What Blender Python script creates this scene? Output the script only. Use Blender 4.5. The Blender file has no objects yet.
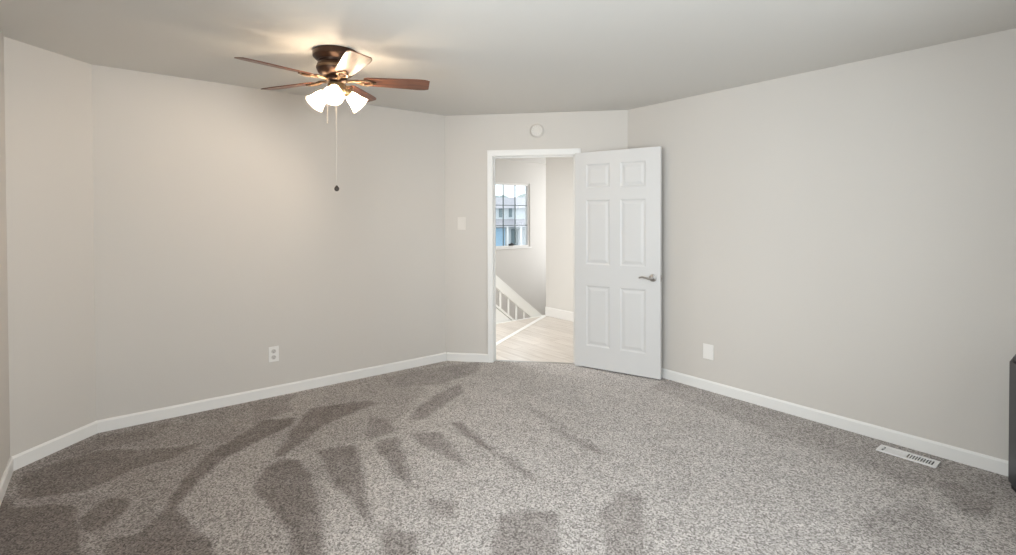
import bpy, bmesh, math, random
import numpy as np
from mathutils import Vector, Matrix, noise
PI = math.pi
C = bpy.context.scene.collection
scn = bpy.context.scene
R = math.radians

# The bedroom is laid out square to the axes: +x runs along the right wall towards the
# viewer, y = 0 is the right wall, y = -4.295 the opposite wall, floor at z = 0.
H = 2.44
# ------------------------------------------------------------------ camera
YAW = math.atan2(0.62251, -0.78261)            # heading of the view in the plan
cam_d = bpy.data.cameras.new('camera')
cam = bpy.data.objects.new('camera', cam_d); C.objects.link(cam)
cam_d.sensor_fit = 'HORIZONTAL'; cam_d.sensor_width = 36.0
cam_d.lens = 502.08 * 36.0 / 1016.0
cam_d.shift_y = -52.57 / 1016.0
cam_d.clip_start = 0.02; cam_d.clip_end = 400
cam.matrix_world = (Matrix.Translation((3.0176, -3.848, 1.4184)) @ Matrix.Rotation(YAW - PI / 2, 4, 'Z')
                    @ Matrix.Rotation(PI / 2 - 0.0129, 4, 'X') @ Matrix.Rotation(-0.0026, 4, 'Z'))
scn.camera = cam
# ------------------------------------------------------------------ exposure
vs = scn.view_settings
vs.view_transform = 'Standard'; vs.look = 'None'; vs.gamma = 1.0; vs.use_curve_mapping = False
vs.exposure = 0.13
scn.cycles.use_denoising = True
scn.cycles.max_bounces = 12; scn.cycles.diffuse_bounces = 8; scn.cycles.caustics_reflective = False
scn.cycles.sample_clamp_indirect = 10.0
# ------------------------------------------------------------------ sky
world = bpy.data.worlds.new('world'); scn.world = world; world.use_nodes = True
wn = world.node_tree; wn.nodes.clear()
wo = wn.nodes.new('ShaderNodeOutputWorld'); wb = wn.nodes.new('ShaderNodeBackground')
wb.inputs['Color'].default_value = (0.88, 0.94, 1.0, 1); wb.inputs['Strength'].default_value = 1.8
wn.links.new(wb.outputs[0], wo.inputs[0])
# ------------------------------------------------------------------ lights
def area(name, loc, rot, sx, sy, power, col):
    l = bpy.data.lights.new(name, 'AREA'); l.shape = 'RECTANGLE'; l.size = sx; l.size_y = sy
    l.energy = power; l.color = col
    o = bpy.data.objects.new(name, l); C.objects.link(o); o.location = loc; o.rotation_euler = rot
    return o
# added daylight through an invented, unseen window (wall opposite the right wall)
area('added_window_light', (1.85, -4.50, 1.50), (R(100), 0, 0), 1.7, 1.35, 70, (0.92, 0.96, 1.0))
# added daylight through an invented rear window behind the viewer
area('added_rear_window_light', (4.60, -2.75, 1.50), (0, R(97), 0), 1.3, 1.6, 124, (0.93, 0.96, 1.0))
# unseen fill lights added to brighten the hall, from its left and stair ends
area('hall_fill', (-1.9, -2.95, 1.5), (R(90), 0, 0), 0.9, 1.8, 27, (0.97, 0.98, 1.0))
area('stair_fill', (-3.1, 3.05, 1.3), (R(-90), 0, 0), 1.2, 2.0, 24, (0.97, 0.98, 1.0))
# bare fill light added under the ceiling to brighten the landing
area('hall_ceiling_fill', (-1.75, -0.9, 2.42), (0, 0, 0), 0.5, 0.5, 38, (1.0, 0.99, 0.97))
BULB = 1350.0
# ------------------------------------------------------------------ materials
def mat(name, col, rough=0.6, metal=0.0, var=0.0, vscale=6.0, bump=0.0, bscale=120.0, emit=0, coat=0.0):
    m = bpy.data.materials.new(name); m.use_nodes = True
    nt = m.node_tree; b = nt.nodes['Principled BSDF']
    b.inputs['Roughness'].default_value = rough; b.inputs['Metallic'].default_value = metal
    b.inputs['Coat Weight'].default_value = coat
    tc = nt.nodes.new('ShaderNodeTexCoord')
    n = nt.nodes.new('ShaderNodeTexNoise'); n.inputs['Scale'].default_value = vscale; n.inputs['Detail'].default_value = 3
    nt.links.new(tc.outputs['Object'], n.inputs['Vector'])
    mx = nt.nodes.new('ShaderNodeMix'); mx.data_type = 'RGBA'
    mx.inputs['A'].default_value = tuple(c * (1 - var) for c in col) + (1,)
    mx.inputs['B'].default_value = tuple(min(1, c * (1 + var)) for c in col) + (1,)
    nt.links.new(n.outputs['Fac'], mx.inputs['Factor']); nt.links.new(mx.outputs['Result'], b.inputs['Base Color'])
    if bump:
        n2 = nt.nodes.new('ShaderNodeTexNoise'); n2.inputs['Scale'].default_value = bscale; n2.inputs['Detail'].default_value = 2
        nt.links.new(tc.outputs['Object'], n2.inputs['Vector'])
        bp = nt.nodes.new('ShaderNodeBump'); bp.inputs['Strength'].default_value = bump; bp.inputs['Distance'].default_value = 0.002
        nt.links.new(n2.outputs['Fac'], bp.inputs['Height']); nt.links.new(bp.outputs['Normal'], b.inputs['Normal'])
    if emit:
        b.inputs['Emission Color'].default_value = col + (1,); b.inputs['Emission Strength'].default_value = emit
    return m

M = {}
M['wall'] = mat('wall_paint', (0.60, 0.568, 0.53), 0.75, var=0.015, vscale=1.5, bump=0.15, bscale=60)
M['ceil'] = mat('ceiling_paint', (0.67, 0.655, 0.625), 0.85, var=0.01, vscale=1.5, bump=0.2, bscale=50)
M['hallwall'] = mat('hall_paint', (0.67, 0.655, 0.625), 0.8, var=0.01)
M['trim'] = mat('white_trim_paint', (0.78, 0.77, 0.75), 0.4, var=0.01)
M['door'] = mat('door_paint', (0.64, 0.635, 0.63), 0.42, var=0.01)
M['plastic'] = mat('white_plastic', (0.80, 0.78, 0.75), 0.35, var=0.01)
M['painted'] = mat('beige_plastic', (0.68, 0.645, 0.60), 0.45, var=0.01)
M['socket'] = mat('socket_plastic', (0.60, 0.57, 0.54), 0.4, var=0.01)
M['slot'] = mat('slot_dark', (0.03, 0.03, 0.035), 0.6)
M['nickel'] = mat('satin_nickel', (0.42, 0.40, 0.38), 0.28, metal=1.0, var=0.03)
M['bronze'] = mat('oil_rubbed_bronze', (0.055, 0.030, 0.020), 0.36, metal=0.75, var=0.25, vscale=14)
M['brass'] = mat('antique_brass', (0.36, 0.25, 0.13), 0.35, metal=0.9, var=0.2, vscale=20)
M['iron'] = mat('dark_antique_brass', (0.17, 0.105, 0.06), 0.4, metal=0.85, var=0.25, vscale=20)
M['chain'] = mat('pull_chain_metal', (0.55, 0.50, 0.44), 0.4, metal=0.6, var=0.05)
M['knob'] = mat('dark_wood_knob', (0.03, 0.018, 0.012), 0.4, var=0.1)
M['black'] = mat('black_gloss', (0.010, 0.012, 0.016), 0.32, var=0.1, coat=0.05)
M['blackmatt'] = mat('black_matt', (0.012, 0.012, 0.013), 0.5, var=0.1)
M['register'] = mat('register_enamel', (0.78, 0.77, 0.77), 0.35, var=0.01)
M['stairwhite'] = mat('stair_white_paint', (0.90, 0.91, 0.89), 0.4, var=0.01)
M['stairtan'] = mat('stair_carpet', (0.52, 0.46, 0.40), 0.95, var=0.08, vscale=60, bump=0.6, bscale=300)
M['grille'] = mat('backlit_window_grille', (0.10, 0.14, 0.14), 0.5)  # dark look against the bright sky is put into the colour
M['siding'] = mat('white_siding', (0.62, 0.66, 0.68), 0.8, var=0.06, vscale=1.2)
M['roof'] = mat('grey_roof_shingle', (0.42, 0.41, 0.44), 0.9, var=0.15, vscale=3)
M['garage'] = mat('pale_blue_door', (0.40, 0.62, 0.80), 0.6, var=0.03)
M['houseglass'] = mat('dark_house_glass', (0.18, 0.24, 0.26), 0.25, var=0.1)
M['leaf'] = mat('grey_green_leaves', (0.28, 0.34, 0.33), 0.9, var=0.25, vscale=2)
M['ground'] = mat('pale_concrete', (0.50, 0.52, 0.52), 0.9, var=0.08, vscale=1)
M['earth'] = mat('subfloor', (0.4, 0.38, 0.35), 0.9, var=0.1)

def glass_mat():
    m = bpy.data.materials.new('clear_glass'); m.use_nodes = True; nt = m.node_tree; nt.nodes.clear()
    o = nt.nodes.new('ShaderNodeOutputMaterial'); t = nt.nodes.new('ShaderNodeBsdfTransparent'); g = nt.nodes.new('ShaderNodeBsdfGlossy')
    t.inputs['Color'].default_value = (0.96, 0.98, 0.98, 1); g.inputs['Roughness'].default_value = 0.02
    f = nt.nodes.new('ShaderNodeFresnel'); f.inputs['IOR'].default_value = 1.35
    mx = nt.nodes.new('ShaderNodeMixShader')
    nt.links.new(f.outputs[0], mx.inputs[0]); nt.links.new(t.outputs[0], mx.inputs[1]); nt.links.new(g.outputs[0], mx.inputs[2])
    nt.links.new(mx.outputs[0], o.inputs[0]); return m
M['glass'] = glass_mat()

def frosted_mat():
    m = bpy.data.materials.new('frosted_glass'); m.use_nodes = True; nt = m.node_tree; nt.nodes.clear()
    o = nt.nodes.new('ShaderNodeOutputMaterial'); t = nt.nodes.new('ShaderNodeBsdfTranslucent'); d = nt.nodes.new('ShaderNodeBsdfDiffuse')
    t.inputs['Color'].default_value = (0.97, 0.92, 0.82, 1); d.inputs['Color'].default_value = (0.9, 0.88, 0.84, 1)
    mx = nt.nodes.new('ShaderNodeMixShader'); mx.inputs[0].default_value = 0.4
    nt.links.new(t.outputs[0], mx.inputs[1]); nt.links.new(d.outputs[0], mx.inputs[2])
    tr = nt.nodes.new('ShaderNodeBsdfTransparent'); tr.inputs['Color'].default_value = (1.0, 0.97, 0.92, 1)
    m2 = nt.nodes.new('ShaderNodeMixShader'); m2.inputs[0].default_value = 0.36
    nt.links.new(mx.outputs[0], m2.inputs[1]); nt.links.new(tr.outputs[0], m2.inputs[2])
    nt.links.new(m2.outputs[0], o.inputs[0]); return m
M['frosted'] = frosted_mat()

def bulb_mat():
    m = bpy.data.materials.new('lit_bulb'); m.use_nodes = True; nt = m.node_tree; nt.nodes.clear()
    o = nt.nodes.new('ShaderNodeOutputMaterial'); e = nt.nodes.new('ShaderNodeEmission')
    e.inputs['Color'].default_value = (1.0, 0.84, 0.66, 1); e.inputs['Strength'].default_value = BULB
    nt.links.new(e.outputs[0], o.inputs[0]); return m
M['bulb'] = bulb_mat()

def wood_mat(name, c1, c2, rough, stretch, scale, coat=0.0, planks=None):
    m = bpy.data.materials.new(name); m.use_nodes = True; nt = m.node_tree; b = nt.nodes['Principled BSDF']
    tc = nt.nodes.new('ShaderNodeTexCoord'); mp = nt.nodes.new('ShaderNodeMapping'); mp.inputs['Scale'].default_value = stretch
    n = nt.nodes.new('ShaderNodeTexNoise'); n.inputs['Scale'].default_value = scale; n.inputs['Detail'].default_value = 6; n.inputs['Distortion'].default_value = 0.6
    cr = nt.nodes.new('ShaderNodeValToRGB'); cr.color_ramp.elements[0].position = 0.32; cr.color_ramp.elements[1].position = 0.68
    cr.color_ramp.elements[0].color = c1 + (1,); cr.color_ramp.elements[1].color = c2 + (1,)
    L = nt.links
    L.new(tc.outputs['Object'], mp.inputs['Vector']); L.new(mp.outputs[0], n.inputs['Vector']); L.new(n.outputs['Fac'], cr.inputs['Fac'])
    out = cr.outputs['Color']
    if planks:
        br = nt.nodes.new('ShaderNodeTexBrick'); L.new(tc.outputs['Object'], br.inputs['Vector'])
        br.inputs['Scale'].default_value = 1.0; br.inputs['Brick Width'].default_value = planks[0]; br.inputs['Row Height'].default_value = planks[1]
        br.inputs['Mortar Size'].default_value = 0.002
        br.inputs['Color1'].default_value = (1, 1, 1, 1); br.inputs['Color2'].default_value = (0.86, 0.85, 0.84, 1); br.inputs['Mortar'].default_value = (0.55, 0.5, 0.46, 1)
        mx = nt.nodes.new('ShaderNodeMix'); mx.data_type = 'RGBA'; mx.blend_type = 'MULTIPLY'; mx.inputs['Factor'].default_value = 1
        L.new(out, mx.inputs['A']); L.new(br.outputs['Color'], mx.inputs['B']); out = mx.outputs['Result']
    L.new(out, b.inputs['Base Color']); b.inputs['Roughness'].default_value = rough; b.inputs['Coat Weight'].default_value = coat
    b.inputs['Coat Roughness'].default_value = 0.25
    return m
M['blade'] = wood_mat('walnut_blade', (0.085, 0.028, 0.014), (0.22, 0.080, 0.038), 0.42, (3, 40, 10), 1.6, 0.25)
M['woodfloor'] = wood_mat('pale_laminate_floor', (0.65, 0.59, 0.53), (0.78, 0.73, 0.67), 0.28, (1.5, 14, 1), 2.0, 0.2, planks=(1.2, 0.14))

def carpet_mat():
    m = bpy.data.materials.new('loop_pile_carpet'); m.use_nodes = True; nt = m.node_tree; b = nt.nodes['Principled BSDF']; L = nt.links
    tc = nt.nodes.new('ShaderNodeTexCoord')
    at = nt.nodes.new('ShaderNodeAttribute'); at.attribute_name = 'pile_shade'
    # base tone: raised tufts light, laid ones darker (vacuum strokes), left side's shade painted in
    mx = nt.nodes.new('ShaderNodeMix'); mx.data_type = 'RGBA'
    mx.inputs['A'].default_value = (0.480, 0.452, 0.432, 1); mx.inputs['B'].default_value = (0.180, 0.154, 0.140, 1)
    big = nt.nodes.new('ShaderNodeTexNoise'); big.inputs['Scale'].default_value = 5.0; big.inputs['Detail'].default_value = 4; big.inputs['Roughness'].default_value = 0.65
    L.new(tc.outputs['Object'], big.inputs['Vector'])
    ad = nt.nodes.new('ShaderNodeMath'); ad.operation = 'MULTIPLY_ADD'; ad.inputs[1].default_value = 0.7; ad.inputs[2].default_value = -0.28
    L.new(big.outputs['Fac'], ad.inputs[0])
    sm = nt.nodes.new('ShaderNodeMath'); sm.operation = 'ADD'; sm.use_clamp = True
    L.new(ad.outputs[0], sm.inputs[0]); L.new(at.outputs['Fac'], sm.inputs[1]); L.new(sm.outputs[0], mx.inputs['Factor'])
    # tufts: light and dark flecks
    n = nt.nodes.new('ShaderNodeTexNoise'); n.inputs['Scale'].default_value = 95; n.inputs['Detail'].default_value = 3; n.inputs['Roughness'].default_value = 0.7
    L.new(tc.outputs['Object'], n.inputs['Vector'])
    vo = nt.nodes.new('ShaderNodeTexVoronoi'); vo.inputs['Scale'].default_value = 150; L.new(tc.outputs['Object'], vo.inputs['Vector'])
    sx = nt.nodes.new('ShaderNodeSeparateColor'); L.new(vo.outputs['Color'], sx.inputs[0])
    fx = nt.nodes.new('ShaderNodeMix'); fx.data_type = 'FLOAT'; fx.inputs['Factor'].default_value = 0.45
    L.new(n.outputs['Fac'], fx.inputs['A']); L.new(sx.outputs[0], fx.inputs['B'])
    cr = nt.nodes.new('ShaderNodeValToRGB'); e = cr.color_ramp.elements
    e[0].position = 0.30; e[0].color = (0.42, 0.40, 0.39, 1); e[1].position = 0.72; e[1].color = (1.46, 1.46, 1.46, 1)
    L.new(fx.outputs['Result'], cr.inputs['Fac'])
    ml = nt.nodes.new('ShaderNodeMix'); ml.data_type = 'RGBA'; ml.blend_type = 'MULTIPLY'; ml.inputs['Factor'].default_value = 1.0
    L.new(mx.outputs['Result'], ml.inputs['A']); L.new(cr.outputs['Color'], ml.inputs['B']); L.new(ml.outputs['Result'], b.inputs['Base Color'])
    bp = nt.nodes.new('ShaderNodeBump'); bp.inputs['Strength'].default_value = 0.7; bp.inputs['Distance'].default_value = 0.008
    L.new(n.outputs['Fac'], bp.inputs['Height']); L.new(bp.outputs['Normal'], b.inputs['Normal'])
    b.inputs['Roughness'].default_value = 1.0; b.inputs['Specular IOR Level'].default_value = 0.05
    b.inputs['Sheen Weight'].default_value = 0.15
    return m
M['carpet'] = carpet_mat()

# ------------------------------------------------------------------ helpers
def bx(bm, x0, y0, z0, x1, y1, z1, bev=0.0):
    r = bmesh.ops.create_cube(bm, size=1)
    vs_ = r['verts']
    for v in vs_:
        v.co = Vector((x0 + (v.co.x + .5) * (x1 - x0), y0 + (v.co.y + .5) * (y1 - y0), z0 + (v.co.z + .5) * (z1 - z0)))
    if bev:
        es = list({e for v in vs_ for e in v.link_edges})
        bmesh.ops.bevel(bm, geom=es, offset=bev, segments=2, affect='EDGES', profile=0.5)
def lathe(bm, prof, seg=40, mtx=None, cap=True):
    rings = []
    for r_, z in prof:
        if r_ < 1e-6:
            rings.append([bm.verts.new((0, 0, z))]); continue
        rings.append([bm.verts.new((r_ * math.cos(2 * PI * k / seg), r_ * math.sin(2 * PI * k / seg), z)) for k in range(seg)])
    for a, b in zip(rings, rings[1:]):
        for k in range(seg):
            k2 = (k + 1) % seg
            if len(a) == 1 and len(b) == 1: continue
            if len(a) == 1: bm.faces.new((a[0], b[k2], b[k]))
            elif len(b) == 1: bm.faces.new((a[k], a[k2], b[0]))
            else: bm.faces.new((a[k], a[k2], b[k2], b[k]))
    if mtx is not None:
        for rg in rings:
            for v in rg: v.co = mtx @ v.co
def tube(bm, pts, rad, seg=10):
    pts = [Vector(p) for p in pts]; rings = []
    for i, p in enumerate(pts):
        t = (pts[min(i + 1, len(pts) - 1)] - pts[max(i - 1, 0)]).normalized()
        a = t.cross(Vector((0, 0, 1)));
        if a.length < 1e-3: a = Vector((1, 0, 0))
        a.normalize(); b = t.cross(a)
        r_ = rad[i] if isinstance(rad, (list, tuple)) else rad
        rings.append([bm.verts.new(p + a * r_ * math.cos(2 * PI * k / seg) + b * r_ * math.sin(2 * PI * k / seg)) for k in range(seg)])
    for a, b in zip(rings, rings[1:]):
        for k in range(seg): bm.faces.new((a[k], a[(k + 1) % seg], b[(k + 1) % seg], b[k]))
    bm.faces.new(rings[0]); bm.faces.new(rings[-1])
def prism(bm, pts, z0, z1, bev=0.0):
    lo = [bm.verts.new((x, y, z0)) for x, y in pts]; hi = [bm.verts.new((x, y, z1)) for x, y in pts]
    n = len(pts); fs = [bm.faces.new(lo), bm.faces.new(hi)]
    for k in range(n): fs.append(bm.faces.new((lo[k], lo[(k + 1) % n], hi[(k + 1) % n], hi[k])))
    if bev:
        bmesh.ops.bevel(bm, geom=list({e for f in fs for e in f.edges}), offset=bev, segments=2, affect='EDGES', profile=0.5)
def obj(name, bm, m, parent=None, loc=None, rotz=0.0, smooth=False):
    bmesh.ops.recalc_face_normals(bm, faces=bm.faces[:])
    me = bpy.data.meshes.new(name); bm.to_mesh(me); bm.free(); me.materials.append(m)
    if smooth:
        for p in me.polygons: p.use_smooth = True
        try: me.set_sharp_from_angle(angle=R(35))
        except Exception: pass
    o = bpy.data.objects.new(name, me); C.objects.link(o)
    if loc is not None: o.location = loc
    o.rotation_euler = (0, 0, rotz)
    if parent is not None: o.parent = parent
    return o
def struct(name, bm, m, parent=None, **k):
    o = obj(name, bm, m, parent, **k)
    if parent is None: o['kind'] = 'structure'
    return o
def thing(name, label, cat, loc=(0, 0, 0), rotz=0.0, group=None):
    o = bpy.data.objects.new(name, None); C.objects.link(o); o.location = loc; o.rotation_euler = (0, 0, rotz)
    o.empty_display_size = 0.1
    return tag(o, label, cat, group)
def tag(o, label, cat, group=None):
    o['label'] = label; o['category'] = cat
    if group: o['group'] = group
    return o
def B(): return bmesh.new()
def plan(X, Y):      # distances right of / ahead of the viewer -> plan position
    return (3.0176 + 0.62251 * X - 0.78261 * Y, -3.848 + 0.78261 * X + 0.62251 * Y)

# ------------------------------------------------------------------ setting: bedroom shell
AX, LX, LY = -1.287, -0.930, -4.295                   # left wall x, chamfer corner
DIR = math.atan2(1.214, 1.277); DL = 1.762            # the diagonal wall with the door
BP = Vector((-1.277, -1.214, 0))
T = 0.12
RX = 4.4
def ang_wall(p, q, thick, z0=0, z1=H, ext=0.0):       # a wall from p to q, thickness to the left of p->q
    bm = B(); d = (Vector(q) - Vector(p)); bx(bm, -ext, 0, z0, d.length + ext, thick, z1)
    return bm, (p[0], p[1], 0), math.atan2(d.y, d.x)
bm = B(); bx(bm, AX - T, -3.96, 0, AX, -1.17, H); struct('wall_left', bm, M['wall'])
CR = math.atan2(-3.925 - LY, AX - LX)
bm = B(); bx(bm, -0.03, 0, 0, 0.545, T, H); struct('wall_left_corner', bm, M['wall'], loc=(LX, LY, 0), rotz=CR)
WX0, WX1, WZ0, WZ1 = 0.95, 2.75, 0.80, 2.15           # opening for the added bedroom window
bm = B()
bx(bm, LX - 0.05, LY - T, 0, WX0, LY, H); bx(bm, WX1, LY - T, 0, RX, LY, H)
bx(bm, WX0, LY - T, 0, WX1, LY, WZ0); bx(bm, WX0, LY - T, WZ1, WX1, LY, H); struct('wall_window_side', bm, M['wall'])
bm = B(); bx(bm, -0.10, 0, 0, RX + T, T, H); struct('wall_right', bm, M['wall'])
RY0, RY1, RZ0, RZ1 = -3.60, -1.90, 0.85, 2.15
bm = B()
bx(bm, RX, LY - T, 0, RX + T, RY0, H); bx(bm, RX, RY1, 0, RX + T, 0, H)
bx(bm, RX, RY0, 0, RX + T, RY1, RZ0); bx(bm, RX, RY0, RZ1, RX + T, RY1, H); struct('wall_rear', bm, M['wall'])
TO0, TO1, DZ = 0.472, 1.263, 2.026                    # doorway in the diagonal wall
bm = B()
bx(bm, -0.05, 0, 0, TO0 - .02, T, H); bx(bm, TO1 + .02, 0, 0, DL + 0.05, T, H); bx(bm, TO0 - .02, 0, DZ + .02, TO1 + .02, T, H)
struct('wall_back', bm, M['wall'], loc=BP, rotz=DIR)
bm = B(); bx(bm, -4.1, LY - T, H, RX + T, 3.4, H + 0.1); struct('ceiling', bm, M['ceil'])

# carpet, clipped along the diagonal wall and the left corner
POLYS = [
    (0.62, [(-0.5, -4.49),(-0.99, -4.34),(-1.34, -3.92),(-1.34, -3.2),(-1.23, -2.64),(-0.73, -3.04),(-0.43, -3.36),(-0.02, -3.62),(0.78, -3.83),(0.38, -4.33)]),  # broad left tone: vacuum lane plus shade painted into the carpet
    (0.3, [(-1.23, -2.64),(-1.31, -1.22),(-0.57, -1.9),(-0.21, -2.25),(-0.06, -2.8),(1.23, -3.27),(0.78, -3.83),(-0.02, -3.62),(-0.43, -3.36),(-0.73, -3.04)]),  # weaker left lane, again with shade painted in
    (0.32, [(0.37, 0.04),(2.59, 0.04),(2.89, -0.27),(2.6, -0.42),(2.23, -0.54),(1.59, -0.48),(0.96, -0.35),(0.49, -0.32)]),  # broad darker strip beside the right wall
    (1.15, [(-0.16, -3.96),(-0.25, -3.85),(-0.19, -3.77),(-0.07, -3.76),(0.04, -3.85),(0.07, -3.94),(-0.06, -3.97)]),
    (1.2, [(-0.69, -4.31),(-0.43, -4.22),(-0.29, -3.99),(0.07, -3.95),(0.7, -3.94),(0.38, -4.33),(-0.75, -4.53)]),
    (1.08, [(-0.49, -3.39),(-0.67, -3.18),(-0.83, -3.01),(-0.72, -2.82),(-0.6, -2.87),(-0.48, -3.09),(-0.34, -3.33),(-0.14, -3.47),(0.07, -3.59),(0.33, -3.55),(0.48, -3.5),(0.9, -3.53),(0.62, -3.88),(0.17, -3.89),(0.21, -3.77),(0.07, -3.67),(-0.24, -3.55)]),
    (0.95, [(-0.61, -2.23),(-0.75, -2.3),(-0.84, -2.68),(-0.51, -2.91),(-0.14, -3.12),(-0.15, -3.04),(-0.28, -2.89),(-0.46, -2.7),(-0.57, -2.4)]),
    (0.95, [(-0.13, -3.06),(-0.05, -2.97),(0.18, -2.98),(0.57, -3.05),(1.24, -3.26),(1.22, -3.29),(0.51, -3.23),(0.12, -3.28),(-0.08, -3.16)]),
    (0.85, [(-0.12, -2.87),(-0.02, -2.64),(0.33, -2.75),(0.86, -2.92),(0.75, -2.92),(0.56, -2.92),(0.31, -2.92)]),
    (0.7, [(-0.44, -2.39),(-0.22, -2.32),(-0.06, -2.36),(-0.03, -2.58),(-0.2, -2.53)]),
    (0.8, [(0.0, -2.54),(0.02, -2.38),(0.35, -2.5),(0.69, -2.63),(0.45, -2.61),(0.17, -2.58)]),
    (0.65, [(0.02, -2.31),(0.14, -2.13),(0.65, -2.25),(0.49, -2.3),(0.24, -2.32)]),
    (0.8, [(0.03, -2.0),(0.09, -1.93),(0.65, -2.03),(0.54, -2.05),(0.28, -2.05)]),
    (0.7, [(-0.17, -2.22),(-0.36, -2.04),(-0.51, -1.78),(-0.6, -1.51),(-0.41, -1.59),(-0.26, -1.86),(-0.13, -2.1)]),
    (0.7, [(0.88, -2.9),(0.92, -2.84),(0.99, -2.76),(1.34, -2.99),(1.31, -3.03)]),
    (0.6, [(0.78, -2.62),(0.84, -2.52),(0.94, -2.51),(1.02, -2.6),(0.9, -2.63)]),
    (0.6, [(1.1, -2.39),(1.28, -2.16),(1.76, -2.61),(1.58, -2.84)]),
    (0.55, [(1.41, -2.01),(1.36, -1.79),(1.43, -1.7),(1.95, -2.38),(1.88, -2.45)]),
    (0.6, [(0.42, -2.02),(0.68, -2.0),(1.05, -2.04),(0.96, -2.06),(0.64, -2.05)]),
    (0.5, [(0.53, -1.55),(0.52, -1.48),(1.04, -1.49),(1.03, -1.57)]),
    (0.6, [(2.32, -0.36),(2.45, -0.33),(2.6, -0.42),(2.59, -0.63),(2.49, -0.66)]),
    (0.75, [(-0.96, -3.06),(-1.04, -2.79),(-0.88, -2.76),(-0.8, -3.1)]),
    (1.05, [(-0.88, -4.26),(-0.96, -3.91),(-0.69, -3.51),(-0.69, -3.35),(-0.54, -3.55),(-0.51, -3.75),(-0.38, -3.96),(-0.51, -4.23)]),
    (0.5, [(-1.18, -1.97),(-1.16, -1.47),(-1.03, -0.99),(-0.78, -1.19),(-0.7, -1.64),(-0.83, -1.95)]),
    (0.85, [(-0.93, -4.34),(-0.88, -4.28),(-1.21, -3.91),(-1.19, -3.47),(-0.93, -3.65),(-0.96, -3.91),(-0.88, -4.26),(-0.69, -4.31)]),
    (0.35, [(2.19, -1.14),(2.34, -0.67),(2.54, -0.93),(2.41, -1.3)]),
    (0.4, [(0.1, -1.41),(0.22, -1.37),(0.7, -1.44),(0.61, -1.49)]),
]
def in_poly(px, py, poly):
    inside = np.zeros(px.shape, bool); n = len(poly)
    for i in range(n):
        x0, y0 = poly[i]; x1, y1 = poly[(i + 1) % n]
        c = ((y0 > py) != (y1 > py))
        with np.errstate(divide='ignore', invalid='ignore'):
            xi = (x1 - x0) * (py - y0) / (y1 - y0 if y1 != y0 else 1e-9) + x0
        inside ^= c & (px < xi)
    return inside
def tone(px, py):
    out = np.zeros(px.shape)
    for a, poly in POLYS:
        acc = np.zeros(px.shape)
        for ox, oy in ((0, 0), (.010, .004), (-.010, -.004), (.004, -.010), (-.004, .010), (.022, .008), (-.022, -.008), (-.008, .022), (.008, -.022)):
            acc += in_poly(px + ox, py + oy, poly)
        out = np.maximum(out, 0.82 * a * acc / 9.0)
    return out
def carpet():
    st = 0.016
    xs = np.arange(AX, RX + st, st); ys = np.arange(LY, st, st)
    bm = B()
    nx, ny = len(xs), len(ys)
    X, Y = np.meshgrid(xs, ys, indexing='ij')
    n_out = Vector((-math.sin(DIR), math.cos(DIR)))
    side = (X - BP.x) * n_out.x + (Y - BP.y) * n_out.y            # > 0 on the hall side
    t_ = (X - BP.x) * math.cos(DIR) + (Y - BP.y) * math.sin(DIR)
    lim = 0.05
    over = np.clip(side - lim, 0, None)
    X2 = X - over * n_out.x; Y2 = Y - over * n_out.y              # slide the fringe back onto the threshold line
    ok = side < lim + st * 1.6
    k = (X - LX) * (-3.925 - LY) - (Y - LY) * (AX - LX)
    ok &= k > -0.02
    idx = -np.ones((nx, ny), int); idx[ok] = np.arange(ok.sum())
    rng = np.random.default_rng(4)
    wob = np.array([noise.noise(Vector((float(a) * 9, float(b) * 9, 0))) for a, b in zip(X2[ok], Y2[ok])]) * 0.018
    pile_shade = tone(X2[ok] + wob, Y2[ok] - wob)
    verts = np.stack([X2[ok], Y2[ok], np.zeros(ok.sum())], 1)
    a = idx[:-1, :-1]; b = idx[1:, :-1]; c = idx[1:, 1:]; d = idx[:-1, 1:]
    q = (a >= 0) & (b >= 0) & (c >= 0) & (d >= 0)
    faces = np.stack([a[q], b[q], c[q], d[q]], 1)
    bm.free()
    me = bpy.data.meshes.new('floor'); me.from_pydata(verts.tolist(), [], faces.tolist()); me.materials.append(M['carpet'])
    at = me.attributes.new('pile_shade', 'FLOAT', 'POINT'); at.data.foreach_set('value', pile_shade.astype(np.float32))
    o = bpy.data.objects.new('floor', me); C.objects.link(o); o['kind'] = 'structure'
carpet()

# baseboards
BH, BT = 0.082, 0.013
def base(name, p, q, m=None, h=BH, t=BT):
    d = Vector(q) - Vector(p); bm = B()
    prof = [(0, 0), (-t, 0), (-t, h - .012), (-t * .45, h), (0, h)]
    lo = [bm.verts.new((0, y, z)) for y, z in prof]; hi = [bm.verts.new((d.length, y, z)) for y, z in prof]
    for k in range(5): bm.faces.new((lo[k], lo[(k + 1) % 5], hi[(k + 1) % 5], hi[k]))
    bm.faces.new(lo); bm.faces.new(hi)
    return struct(name, bm, m or M['trim'], loc=(p[0], p[1], 0), rotz=math.atan2(d.y, d.x))
def on_diag(t, n=0.0): return (BP.x + t * math.cos(DIR) - n * math.sin(DIR), BP.y + t * math.sin(DIR) + n * math.cos(DIR))
base('baseboard_left', (AX, -3.925), (AX, -1.222))
base('baseboard_left_corner', (LX, LY), (AX, -3.925))
base('baseboard_window_side', (RX, LY), (LX, LY))
base('baseboard_back', on_diag(0), on_diag(0.417)); base('baseboard_back.001', on_diag(1.33), on_diag(DL))
base('baseboard_right', (0, 0), (RX, 0))
base('baseboard_rear', (RX, 0), (RX, LY))

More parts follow.
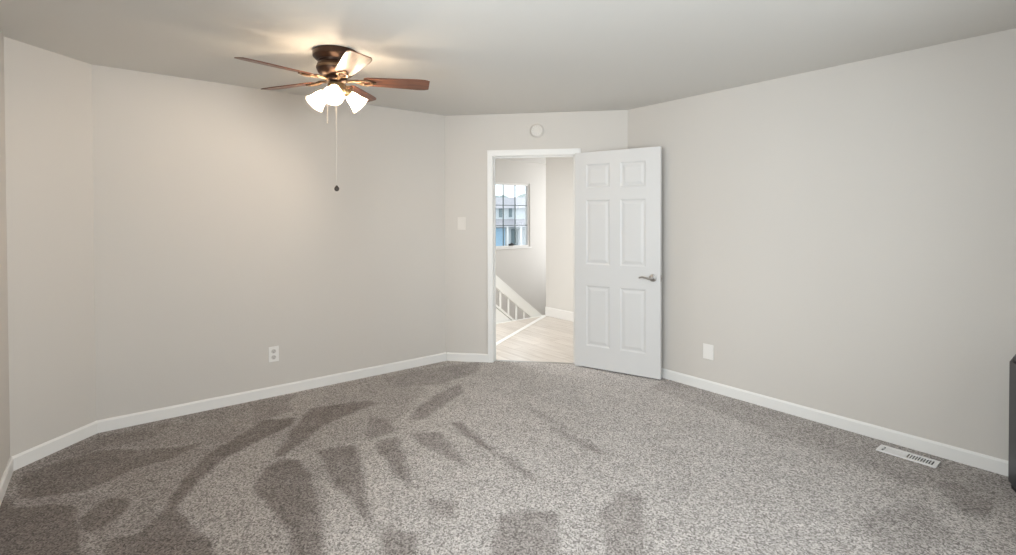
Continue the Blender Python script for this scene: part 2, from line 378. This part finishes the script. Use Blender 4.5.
# door frame: jamb lining, stops and casing
bm = B()
bx(bm, TO0 - .02, -.002, 0, TO0, T + .002, DZ); bx(bm, TO1, -.002, 0, TO1 + .02, T + .002, DZ); bx(bm, TO0 - .02, -.002, DZ, TO1 + .02, T + .002, DZ + .02)
bx(bm, TO0, .045, 0, TO0 + .011, .078, DZ); bx(bm, TO1 - .011, .045, 0, TO1, .078, DZ); bx(bm, TO0, .045, DZ - .011, TO1, .078, DZ)
frame = struct('trim_1', bm, M['trim'], loc=BP, rotz=DIR)
bm = B()
for ya, yb in ((-.016, 0.0), (T, T + .016)):
    bx(bm, 0.417, ya, 0, TO0 - .004, yb, DZ + .004, .003); bx(bm, TO1 + .004, ya, 0, 1.325, yb, DZ + .004, .003)
    bx(bm, 0.417, ya, DZ + .004, 1.325, yb, 2.086, .003)
    s = -1 if ya < 0 else 1; y0 = min(ya, yb) if s < 0 else yb
    a_, b_ = (y0 - .005, y0) if s < 0 else (y0, y0 + .005)
    bx(bm, 0.417, a_, 0, 0.434, b_, 2.086); bx(bm, 1.308, a_, 0, 1.325, b_, 2.086); bx(bm, 0.417, a_, 2.069, 1.325, b_, 2.086)
struct('trim_2', bm, M['trim'], loc=BP, rotz=DIR)
bm = B(); bx(bm, TO0, .045, -.004, TO1, .075, .004, .002); struct('trim_3', bm, M['nickel'], loc=BP, rotz=DIR)

# the open six-panel door leaf
HN = on_diag(1.268, -0.024); DA = R(18.4); DW, DT = 0.815, 0.035
bm = B()
xs = [0, .115, .350, .450, .685, DW]; zs = [.012, .215, .785, .985, 1.590, 1.700, 1.925, 2.040]
holes = {(i, j) for i in (1, 3) for j in (1, 3, 5)}
for i in range(5):
    for j in range(7):
        if (i, j) in holes: continue
        bx(bm, xs[i], 0, zs[j], xs[i + 1], DT, zs[j + 1])
bmesh.ops.remove_doubles(bm, verts=bm.verts[:], dist=1e-5)
dl = [f for f in bm.faces if sum(1 for g in bm.faces if g is not f and (g.calc_center_median() - f.calc_center_median()).length < 1e-5)]
bmesh.ops.delete(bm, geom=dl, context='FACES_ONLY')
def frustum(bm, x0, z0, x1, z1, y, ins, y2):
    a = [bm.verts.new(p) for p in ((x0, y, z0), (x1, y, z0), (x1, y, z1), (x0, y, z1))]
    b = [bm.verts.new(p) for p in ((x0 + ins, y2, z0 + ins), (x1 - ins, y2, z0 + ins), (x1 - ins, y2, z1 - ins), (x0 + ins, y2, z1 - ins))]
    for k in range(4): bm.faces.new((a[k], a[(k + 1) % 4], b[(k + 1) % 4], b[k]))
    return b
door = struct('door_1', bm, M['door'], loc=(HN[0], HN[1], 0), rotz=DA)
for i, j in sorted(holes):
    bm = B()
    for s in (0, 1):
        f = (lambda y: y) if s == 0 else (lambda y: DT - y)
        x0, x1, z0, z1 = xs[i], xs[i + 1], zs[j], zs[j + 1]
        g = .013
        frustum(bm, x0, z0, x1, z1, f(0), g, f(.007))
        q = frustum(bm, x0 + g, z0 + g, x1 - g, z1 - g, f(.007), .010, f(.007))
        q = frustum(bm, x0 + g + .010, z0 + g + .010, x1 - g - .010, z1 - g - .010, f(.007), .022, f(.002))
        bm.faces.new(q)
    obj('panel', bm, M['door'], door)
# lever handles, latch and hinges
for s in (0, 1):
    f = (lambda y: -y) if s == 0 else (lambda y: DT + y)
    bm = B(); cx, cz = DW - .066, .893
    lathe(bm, [(0, 0), (.032, 0), (.033, .004), (.029, .009), (.014, .012), (.0115, .014), (.0115, .040), (.014, .044), (.013, .052), (0, .053)], 28,
          Matrix.Translation((cx, 0 if s == 0 else DT, cz)) @ Matrix.Rotation(R(90) if s == 0 else R(-90), 4, 'X'))
    tube(bm, [(cx + .006, f(.046), cz + .002), (cx - .02, f(.048), cz - .004), (cx - .05, f(.050), cz + .003), (cx - .080, f(.049), cz + .010), (cx - .102, f(.044), cz + .004), (cx - .107, f(.040), cz - .002)],
         [.010, .0095, .0078, .0072, .0085, .0075], 12)
    obj('door_handle', bm, M['nickel'], door, smooth=True)
bm = B(); bx(bm, DW, .006, .865, DW + .002, .029, .921, .0006); bx(bm, DW + .002, .011, .884, DW + .012, .024, .902, .002); obj('latch', bm, M['nickel'], door)
for z in (.25, 1.02, 1.82):
    bm = B(); lathe(bm, [(0, 0), (.006, 0), (.006, .09), (0, .09)], 12, Matrix.Translation((-.004, DT + .001, z)))
    bx(bm, 0.0, DT, z, .028, DT + .002, z + .09); obj('hinge', bm, M['nickel'], door, smooth=True)

# windows added to the bedroom for daylight (unseen, behind the viewer): frame, sill, glass
def window(name, w, h, loc, rotz, cols, rows, gm, gt=.018, fr=.05, depth=.07):
    bm = B()
    bx(bm, 0, -depth / 2, 0, fr, depth / 2, h); bx(bm, w - fr, -depth / 2, 0, w, depth / 2, h)
    bx(bm, fr, -depth / 2, 0, w - fr, depth / 2, fr); bx(bm, fr, -depth / 2, h - fr, w - fr, depth / 2, h)
    o = struct(name, bm, M['trim'], loc=loc, rotz=rotz)
    bm = B()
    for k in range(1, cols): x = fr + (w - 2 * fr) * k / cols; bx(bm, x - gt / 2, -.008, fr, x + gt / 2, .008, h - fr)
    for k in range(1, rows): z = fr + (h - 2 * fr) * k / rows; bx(bm, fr, -.0085, z - gt / 2, w - fr, .0085, z + gt / 2)
    obj('grille', bm, gm, o)
    bm = B(); bx(bm, fr, -.003, fr, w - fr, .003, h - fr); obj('glass_pane', bm, M['glass'], o)
    return o
w2 = window('added_window_2', WX1 - WX0, WZ1 - WZ0, (WX0, LY - .07, WZ0), 0, 2, 1, M['trim'], .045)
bm = B(); bx(bm, -.05, .01, -.03, WX1 - WX0 + .05, .11, 0, .004); obj('window_sill', bm, M['trim'], w2)  # sill of the added, unseen side window
w3 = window('added_window_3', RY1 - RY0, RZ1 - RZ0, (RX + .07, RY0, RZ0), R(90), 2, 1, M['trim'], .045)
bm = B(); bx(bm, -.05, .01, -.03, RY1 - RY0 + .05, .11, 0, .004); obj('window_sill', bm, M['trim'], w3)  # sill of the added, unseen rear window

# ------------------------------------------------------------------ setting: hall and stairwell
EX, EY, FX = -2.36, 1.135, -3.90
NX = on_diag(0, .05)
bm = B()
pts = [(EX, -3.0), (AX - T, -3.0), (AX - T, -1.30), on_diag(-.02, .05), on_diag(DL + .04, .05), (0.9, .10), (0.9, EY), (EX, EY)]
prism(bm, pts, -.20, -.001); struct('floor_hall', bm, M['woodfloor'])
bm = B(); bx(bm, EX - .030, -3.0, -.20, EX, EY, .0035, .003); struct('trim_4', bm, M['stairwhite'])
bm = B(); bx(bm, EX, EY, 0, 1.0, EY + .11, H); struct('wall_hall_right', bm, M['hallwall'])
bm = B(); bx(bm, .9, .12, 0, 1.0, EY, H); struct('wall_hall_end', bm, M['hallwall'])
bm = B(); bx(bm, FX, -3.1, -2.0, AX - T, -3.0, H); struct('wall_hall_left', bm, M['hallwall'])
bm = B(); bx(bm, FX - T, 3.1, -2.0, EX + .1, 3.2, H); struct('wall_stairs_end', bm, M['hallwall'])
bm = B(); bx(bm, EX, EY + .11, -2.0, EX + .1, 3.1, H); bx(bm, EX, -3.0, -2.0, EX + .04, EY + .11, -.2); struct('wall_stairs_right', bm, M['hallwall'])
HY0, HY1, HZ0, HZ1 = 1.02, 2.17, .90, 2.045
bm = B()
bx(bm, FX - T, -3.1, -2.0, FX, HY0, H); bx(bm, FX - T, HY1, -2.0, FX, 3.1, H)
bx(bm, FX - T, HY0, -2.0, FX, HY1, HZ0); bx(bm, FX - T, HY0, HZ1, FX, HY1, H); struct('wall_hall_far', bm, M['hallwall'])
bm = B(); bx(bm, FX - T, -3.0, -2.1, EX + .1, 3.2, -2.0); struct('floor_stairwell', bm, M['woodfloor'])
base('baseboard_hall_right', (EX, EY), (.9, EY), h=.13, t=.016)
w1 = window('window_1', HY1 - HY0, HZ1 - HZ0, (FX - .06, HY0, HZ0), R(90), 4, 3, M['grille'], .012, fr=.035)
bm = B(); bx(bm, -.03, -.075, -.022, HY1 - HY0 + .03, -.0, 0.004, .003)
obj('window_sill', bm, M['trim'], w1)
bm = B(); bx(bm, .66, -.055, .036, .78, -.036, .070, .006); bx(bm, .70, -.065, .055, .74, -.050, .085, .004); obj('window_latch', bm, M['blackmatt'], w1)
# narrow white strip running diagonally across the hall floor
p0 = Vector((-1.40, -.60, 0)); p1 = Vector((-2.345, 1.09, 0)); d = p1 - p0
bm = B(); bx(bm, 0, -.028, -.001, d.length, .028, .003, .001); struct('floor_strip', bm, M['stairwhite'], loc=p0, rotz=math.atan2(d.y, d.x))

# stairs going down beyond the landing edge
bm = B(); sy0 = -1.0
zt = lambda y: -.03 - .766 * (y - .216)
y = -.55; z = round(zt(y), 3)
while z > -1.9 and y < 2.8:
    bx(bm, FX + .01, y, z - .20, EX - .10, y + .262, z, .006); bx(bm, FX + .01, y, z - .5, EX - .10, y + .1, z - .15)
    y += .261; z -= .20
tag(obj('staircase', bm, M['stairtan'], None), 'tan carpeted staircase descending behind the white balusters beyond the doorway', 'staircase')
rl = thing('stair_railing', 'white sloping stair railing with slim balusters beyond the doorway', 'railing', (EX - .065, 0, 0))
rt = lambda y: .681 - .766 * (y - .216)
def slanted(bm, y0, y1, top, hgt, x0, x1, bev=.004):
    v = []
    for x in (x0, x1):
        for y_, dz in ((y0, 0), (y1, 0), (y1, -hgt), (y0, -hgt)): v.append(bm.verts.new((x, y_, top(y_) + dz)))
    bm.faces.new(v[0:4]); bm.faces.new(v[4:8])
    for k in range(4): bm.faces.new((v[k], v[(k + 1) % 4], v[4 + (k + 1) % 4], v[4 + k]))
bm = B(); slanted(bm, -.55, 2.6, rt, .165, -.022, .022); obj('handrail', bm, M['stairwhite'], rl)
st = lambda y: .285 - .766 * (y - .216)
bm = B(); slanted(bm, -.55, 2.6, st, .035, -.022, .022); obj('shoe_rail', bm, M['stairwhite'], rl)
bm = B(); slanted(bm, -.55, 2.6, lambda y: st(y) - .05, .22, -.018, .018); obj('stringer', bm, M['stairwhite'], rl)
bm = B(); bx(bm, -.009, -.009, -.30, .009, .009, .0); bal0 = None
for k in range(-5, 17):
    y_ = .345 + .141 * k
    if k == -5:
        bal0 = obj('baluster', bm, M['stairwhite'], rl, loc=(0, y_, rt(y_) - .12)); 
    else:
        c = bal0.copy(); C.objects.link(c); c.location = (0, y_, rt(y_) - .12)

# ------------------------------------------------------------------ ceiling fan
FC = (-0.056, -2.748)
fan = thing('ceiling_fan', 'bronze five-blade ceiling fan with lit frosted glass shades', 'ceiling fan', (FC[0], FC[1], H))
bm = B(); lathe(bm, [(0, 0), (.130, 0), (.134, -.008), (.134, -.034), (.127, -.042), (.119, -.050), (.108, -.060), (0, -.060)], 56); obj('canopy', bm, M['bronze'], fan, smooth=True)
bm = B(); lathe(bm, [(0, -.060), (.104, -.060), (.100, -.070), (.108, -.078), (.112, -.092), (.112, -.112), (.104, -.130), (.088, -.145), (.070, -.152), (0, -.152)], 56); obj('motor_housing', bm, M['bronze'], fan, smooth=True)
bm = B(); lathe(bm, [(.1125, -.094), (.1145, -.097), (.1145, -.107), (.1125, -.110)], 56); obj('trim_band', bm, M['iron'], fan, smooth=True)
bm = B(); lathe(bm, [(0, -.152), (.062, -.152), (.066, -.160), (.066, -.176), (.058, -.186), (.05, -.192), (0, -.192)], 44); obj('rotor_hub', bm, M['bronze'], fan, smooth=True)
bm = B(); lathe(bm, [(0, -.192), (.046, -.192), (.050, -.200), (.050, -.222), (.058, -.232), (.054, -.248), (.034, -.262), (.014, -.268), (.010, -.276), (0, -.278)], 44); obj('light_fitter', bm, M['brass'], fan, smooth=True)
PH = 13.5
yaw_off = math.degrees(math.atan2(0.78261, 0.62251))   # plan direction of "right of the viewer"
def blade_bm():
    bm = B(); n = 16; L0, L1 = .165, .566; up, dn = [], []
    for k in range(n + 1):
        t = k / n; x = L0 + (L1 - L0) * t
        w = .049 + .019 * min(1, t * 1.25)
        if t > .90: w *= math.sqrt(max(0, 1 - ((t - .90) / .10) ** 2 * .35))
        if t < .05: w *= .80 + 4 * t
        up.append((x, w)); dn.append((x, -w))
    pts = up + dn[::-1]
    prism(bm, pts, -.003, .003, .0012); return bm
def iron_bm():
    bm = B()
    tube(bm, [(.050, 0, -.006), (.085, 0, -.002), (.125, 0, .002), (.165, 0, -.008)], [.012, .009, .008, .010], 10)
    for s in (-1, 1):
        tube(bm, [(.120, 0, -.006), (.145, .022 * s, -.008), (.175, .030 * s, -.009), (.205, .020 * s, -.009), (.222, 0, -.009)], [.006, .0065, .0065, .0065, .007], 8)
    lathe(bm, [(0, -.012), (.012, -.012), (.012, -.003), (0, -.003)], 14, Matrix.Translation((.228, 0, 0)))
    return bm
b_me = None
for k in range(5):
    a = R(PH + 72 * k + yaw_off)
    if b_me is None:
        bl = obj('blade', blade_bm(), M['blade'], fan); ir = obj('blade_iron', iron_bm(), M['iron'], bl, smooth=True)
        b_me, i_me = bl, ir
    else:
        bl = b_me.copy(); C.objects.link(bl); ir = i_me.copy(); C.objects.link(ir); ir.parent = bl
    bl.rotation_mode = 'XYZ'; bl.location = (0, 0, -.170); bl.rotation_euler = (R(-12), 0, a)
view_a = math.degrees(math.atan2(-3.848 - FC[1], 3.0176 - FC[0]))
TILT = 52
s0 = None
for k in range(3):
    a = R(view_a + 120 * k - 6)
    rot = Matrix.Rotation(a, 4, 'Z')
    axis = Matrix.Rotation(R(180 - TILT), 4, 'Y')        # local +z of the shade points out and down
    base_p = rot @ Vector((.066, 0, -.232))
    mt = Matrix.Translation(base_p) @ rot @ axis
    bm = B(); tube(bm, [rot @ Vector(p) for p in ((.040, 0, -.222), (.058, 0, -.220), (.064, 0, -.228))], [.009, .009, .012], 10)
    lathe(bm, [(0, -.006), (.021, -.006), (.024, .002), (.024, .022), (.020, .026), (0, .026)], 24, mt)
    arm = obj('lamp_arm', bm, M['brass'], fan, smooth=True)
    bm = B()
    lathe(bm, [(.024, .020), (.031, .030), (.037, .050), (.043, .075), (.051, .098), (.062, .118), (.0605, .1185), (.0495, .099), (.0415, .075), (.0355, .050), (.0295, .031), (.0225, .021)], 36, mt)
    obj('lamp_shade', bm, M['frosted'], fan, smooth=True)
    bm = B(); lathe(bm, [(0, .026), (.009, .028), (.011, .038), (.016, .048), (.019, .060), (.016, .072), (.008, .079), (0, .081)], 24, mt)
    obj('bulb', bm, M['bulb'], fan, smooth=True)
def chain(x, y, z0, z1, knob):
    bm = B(); z = z0; tube(bm, [(x, y, z0), (x, y, z1)], .0013, 6)
    o = obj('pull_chain', bm, M['chain'], fan)
    bm = B()
    if knob: lathe(bm, [(0, .018), (.004, .017), (.006, .013), (.013, .004), (.015, -.004), (.012, -.013), (.005, -.018), (0, -.019)], 20, Matrix.Translation((x, y, z1)))
    else: lathe(bm, [(0, .008), (.003, .006), (.004, -.010), (0, -.014)], 12, Matrix.Translation((x, y, z1)))
    obj('pull_knob', bm, M['knob'] if knob else M['chain'], o, smooth=True)
va = R(view_a)
chain(.032 * math.cos(va), .032 * math.sin(va), -.255, -.835, True)
lx, ly = math.cos(va - PI / 2), math.sin(va - PI / 2)
chain(.050 * lx + .02 * math.cos(va), .050 * ly + .02 * math.sin(va), -.240, -.430, False)

# ------------------------------------------------------------------ wall plates, detector, register
def plate_bm(w, h, t=.006):
    bm = B(); bx(bm, -w / 2, -t, -h / 2, w / 2, 0, h / 2, .0025); return bm
ol = thing('wall_outlet', 'small white duplex outlet low on the left wall', 'outlet', (AX, -2.825, .338), R(90))
ol.rotation_euler = (0, 0, R(90))
obj('cover_plate', plate_bm(.076, .122), M['plastic'], ol)
for s in (-1, 1):
    bm = B(); lathe(bm, [(0, 0), (.0175, 0), (.0175, .003), (.016, .004), (0, .004)], 24, Matrix.Translation((0, -.006, s * .024)) @ Matrix.Rotation(R(90), 4, 'X'))
    k_ = obj('socket', bm, M['socket'], ol)
    bm = B()
    bx(bm, -.008, -.0106, s * .024 - .002, -.0055, -.0098, s * .024 + .008); bx(bm, .0055, -.0106, s * .024 - .002, .008, -.0098, s * .024 + .008)
    lathe(bm, [(0, 0), (.003, 0), (.003, .0008), (0, .0008)], 10, Matrix.Translation((0, -.0098, s * .024 - .009)) @ Matrix.Rotation(R(90), 4, 'X'))
    obj('socket_slots', bm, M['slot'], k_)
orr = thing('wall_plate', 'plain white cover plate low on the right wall', 'wall plate', (.822, 0, .319))
obj('cover_plate', plate_bm(.090, .124), M['plastic'], orr)
for z in (-.045, .045):
    bm = B(); lathe(bm, [(0, 0), (.0035, 0), (.003, .0012), (0, .0014)], 12, Matrix.Translation((0, -.006, z)) @ Matrix.Rotation(R(90), 4, 'X')); obj('screw', bm, M['register'], orr)
sp = on_diag(.155)
sw = thing('light_switch', 'white light switch on the wall left of the doorway', 'light switch', (sp[0], sp[1], 1.37), DIR)
obj('cover_plate', plate_bm(.084, .126), M['painted'], sw)
bm = B(); bx(bm, -.017, -.009, -.033, .017, -.004, .033, .002); obj('rocker', bm, M['painted'], sw)
dp = on_diag(.904)
sd_ = thing('smoke_detector', 'round white smoke detector on the wall above the doorway', 'smoke detector', (dp[0], dp[1], 2.265), DIR)
mt = Matrix.Rotation(R(90), 4, 'X')
bm = B(); lathe(bm, [(0, 0), (.064, 0), (.066, .004), (.066, .014), (.060, .020), (.060, .028), (.052, .036), (0, .038)], 48, mt); obj('detector_body', bm, M['painted'], sd_, smooth=True)
bm = B()
for k in range(12):
    a = 2 * PI * k / 12
    m2 = mt @ Matrix.Rotation(a, 4, 'Z')
    r0 = bmesh.ops.create_cube(bm, size=1)['verts']
    for v in r0: v.co = m2 @ Vector((.038 + v.co.x * .018, v.co.y * .005, .0372 + v.co.z * .003))
obj('detector_vents', bm, M['socket'], sd_)
bm = B(); lathe(bm, [(0, .036), (.011, .036), (.010, .042), (0, .042)], 20, mt); obj('test_button', bm, M['painted'], sd_)

# floor register by the right wall
rx0, rx1, ry0, ry1 = 2.03, 2.315, -.205, -.095
rg = thing('floor_register', 'white metal floor vent set in the carpet beside the right wall', 'floor vent', ((rx0 + rx1) / 2, (ry0 + ry1) / 2, 0))
hw, hd = (rx1 - rx0) / 2, (ry1 - ry0) / 2
bm = B(); f_ = .020
bx(bm, -hw, -hd, 0, hw, -hd + f_, .007, .002); bx(bm, -hw, hd - f_, 0, hw, hd, .007, .002)
bx(bm, -hw, -hd + f_, 0, -hw + f_, hd - f_, .007); bx(bm, hw - f_, -hd + f_, 0, hw, hd - f_, .007); bx(bm, -.012, -hd + f_, 0, 0.0, hd - f_, .007)
obj('vent_frame', bm, M['register'], rg)
bm = B(); bx(bm, -hw + f_, -hd + f_, .0005, hw - f_, hd - f_, .002); obj('duct_opening', bm, M['slot'], rg)
bm = B(); x = .008
while x < hw - f_ - .004: bx(bm, x, -hd + f_, .002, x + .006, hd - f_, .006); x += .0125
obj('slats', bm, M['register'], rg)
bm = B(); bx(bm, -hw + f_ + .012, -hd + f_, .002, -.012, hd - f_, .0055); obj('damper_plate', bm, M['register'], rg)
bm = B(); bx(bm, -hw + f_ + .004, -.012, .002, -hw + f_ + .008, .012, .014, .001); obj('damper_lever', bm, M['register'], rg)

# black cabinet at the right edge of the view
cb = thing('black_cabinet', 'glossy black cabinet with chamfered corner against the right wall', 'cabinet', (2.95, -.16, 0))
def cab(off, z0, z1, bev):
    bm = B(); o_ = off
    P_ = [(2.60 + o_, -.03), (2.60 + o_, -.16), (2.640 + o_, -.25 + o_ * .5), (2.70 + o_, -.31 + o_), (3.24 - o_, -.31 + o_), (3.30 - o_, -.25 + o_ * .5), (3.30 - o_, -.03)]
    prism(bm, [(x_ - 2.95, y_ + .16) for x_, y_ in P_], z0, z1, bev); return bm
obj('body', cab(0, .03, .665, .005), M['black'], cb)
obj('plinth', cab(.012, 0, .03, 0), M['blackmatt'], cb)
obj('cabinet_top', cab(.012, .665, .690, .006), M['black'], cb)
bm = B(); bx(bm, -.27, -.158, .06, -.004, -.149, .64, .003); obj('cabinet_door', bm, M['black'], cb)
bm = B(); bx(bm, .004, -.158, .06, .27, -.149, .64, .003); obj('cabinet_door', bm, M['black'], cb)
bm = B(); bx(bm, -.03, -.175, .33, -.022, -.158, .42, .002); bx(bm, .022, -.175, .33, .03, -.158, .42, .002); obj('cabinet_handles', bm, M['nickel'], cb)

# ------------------------------------------------------------------ outside the hall window
gx, gy = plan(0, 42)
bm = B(); bx(bm, -40, -22, -.2, 40, 30, 0); g = obj('ground', bm, M['ground'], None, loc=(gx, gy, -.78), rotz=YAW - PI / 2); g['kind'] = 'structure'
hx, hy = plan(0, 40)
hs = thing('neighbouring_house', 'pale two-storey house with grey roof seen through the hall window', 'house', (hx, hy, -.78), YAW - PI / 2)
bm = B(); bx(bm, -5, 0, 0, 3.2, 6, 3.05); obj('house_wall', bm, M['siding'], hs)
bm = B()
v = [bm.verts.new(p) for p in ((-5.4, -.4, 3.0), (3.6, -.4, 3.0), (3.6, 6.4, 3.0), (-5.4, 6.4, 3.0), (-4, 3, 4.0), (2.2, 3, 4.0))]
for f in ((0, 1, 5, 4), (1, 2, 5), (2, 3, 4, 5), (3, 0, 4), (0, 3, 2, 1)): bm.faces.new([v[i] for i in f])
obj('house_roof', bm, M['roof'], hs)
bm = B()
v = [bm.verts.new(p) for p in ((-5.2, -1.1, 1.55), (3.2, -1.1, 1.55), (3.2, 0, 2.15), (-5.2, 0, 2.15), (3.2, 0, 1.55), (-5.2, 0, 1.55))]
for f in ((0, 1, 2, 3), (1, 4, 2), (0, 3, 5), (0, 5, 4, 1)): bm.faces.new([v[i] for i in f])
obj('porch_roof', bm, M['roof'], hs)
for x in (-.72, .06, -2.2):
    bm = B(); bx(bm, x, -.04, 2.30, x + .26, 0, 3.0); obj('house_window', bm, M['houseglass'], hs)
bm = B(); bx(bm, -2.6, -.06, 0, -.25, 0, 1.42); obj('garage_door', bm, M['garage'], hs)
for x in (-.1, .95):
    bm = B(); bx(bm, x, -1.05, 0, x + .14, -.91, 1.6); obj('porch_post', bm, M['trim'], hs)
bm = B(); bx(bm, .25, -.05, 0, .80, 0, 1.35); obj('front_door', bm, M['houseglass'], hs)
random.seed(3)
for i, (X, Y, r_, h_, lab) in enumerate(((-1.4, 49, 1.7, 4.3, 'grey-green tree behind the house, at the left of the hall window view'), (1.6, 50, 1.9, 4.6, 'grey-green tree behind the house, at the right of the hall window view'))):
    px_, py_ = plan(X, Y); tr = thing('tree', lab, 'tree', (px_, py_, -.78), 0, 'trees behind the house')
    bm = B(); tube(bm, [(0, 0, 0), (.05, 0, 1.5), (0, .05, 3.0)], [.18, .14, .1], 8); obj('trunk', bm, M['knob'], tr)
    bm = B()
    for k in range(14):
        q = bmesh.ops.create_icosphere(bm, subdivisions=2, radius=r_ * random.uniform(.35, .55))['verts']
        c = Vector((random.uniform(-1, 1) * r_ * .7, random.uniform(-1, 1) * r_ * .7, h_ - r_ * .75 + random.uniform(-.6, .7) * r_ * .6))
        for v in q: v.co = v.co * (1 + .22 * noise.noise(v.co * 5)) + c
    obj('foliage', bm, M['leaf'], tr)
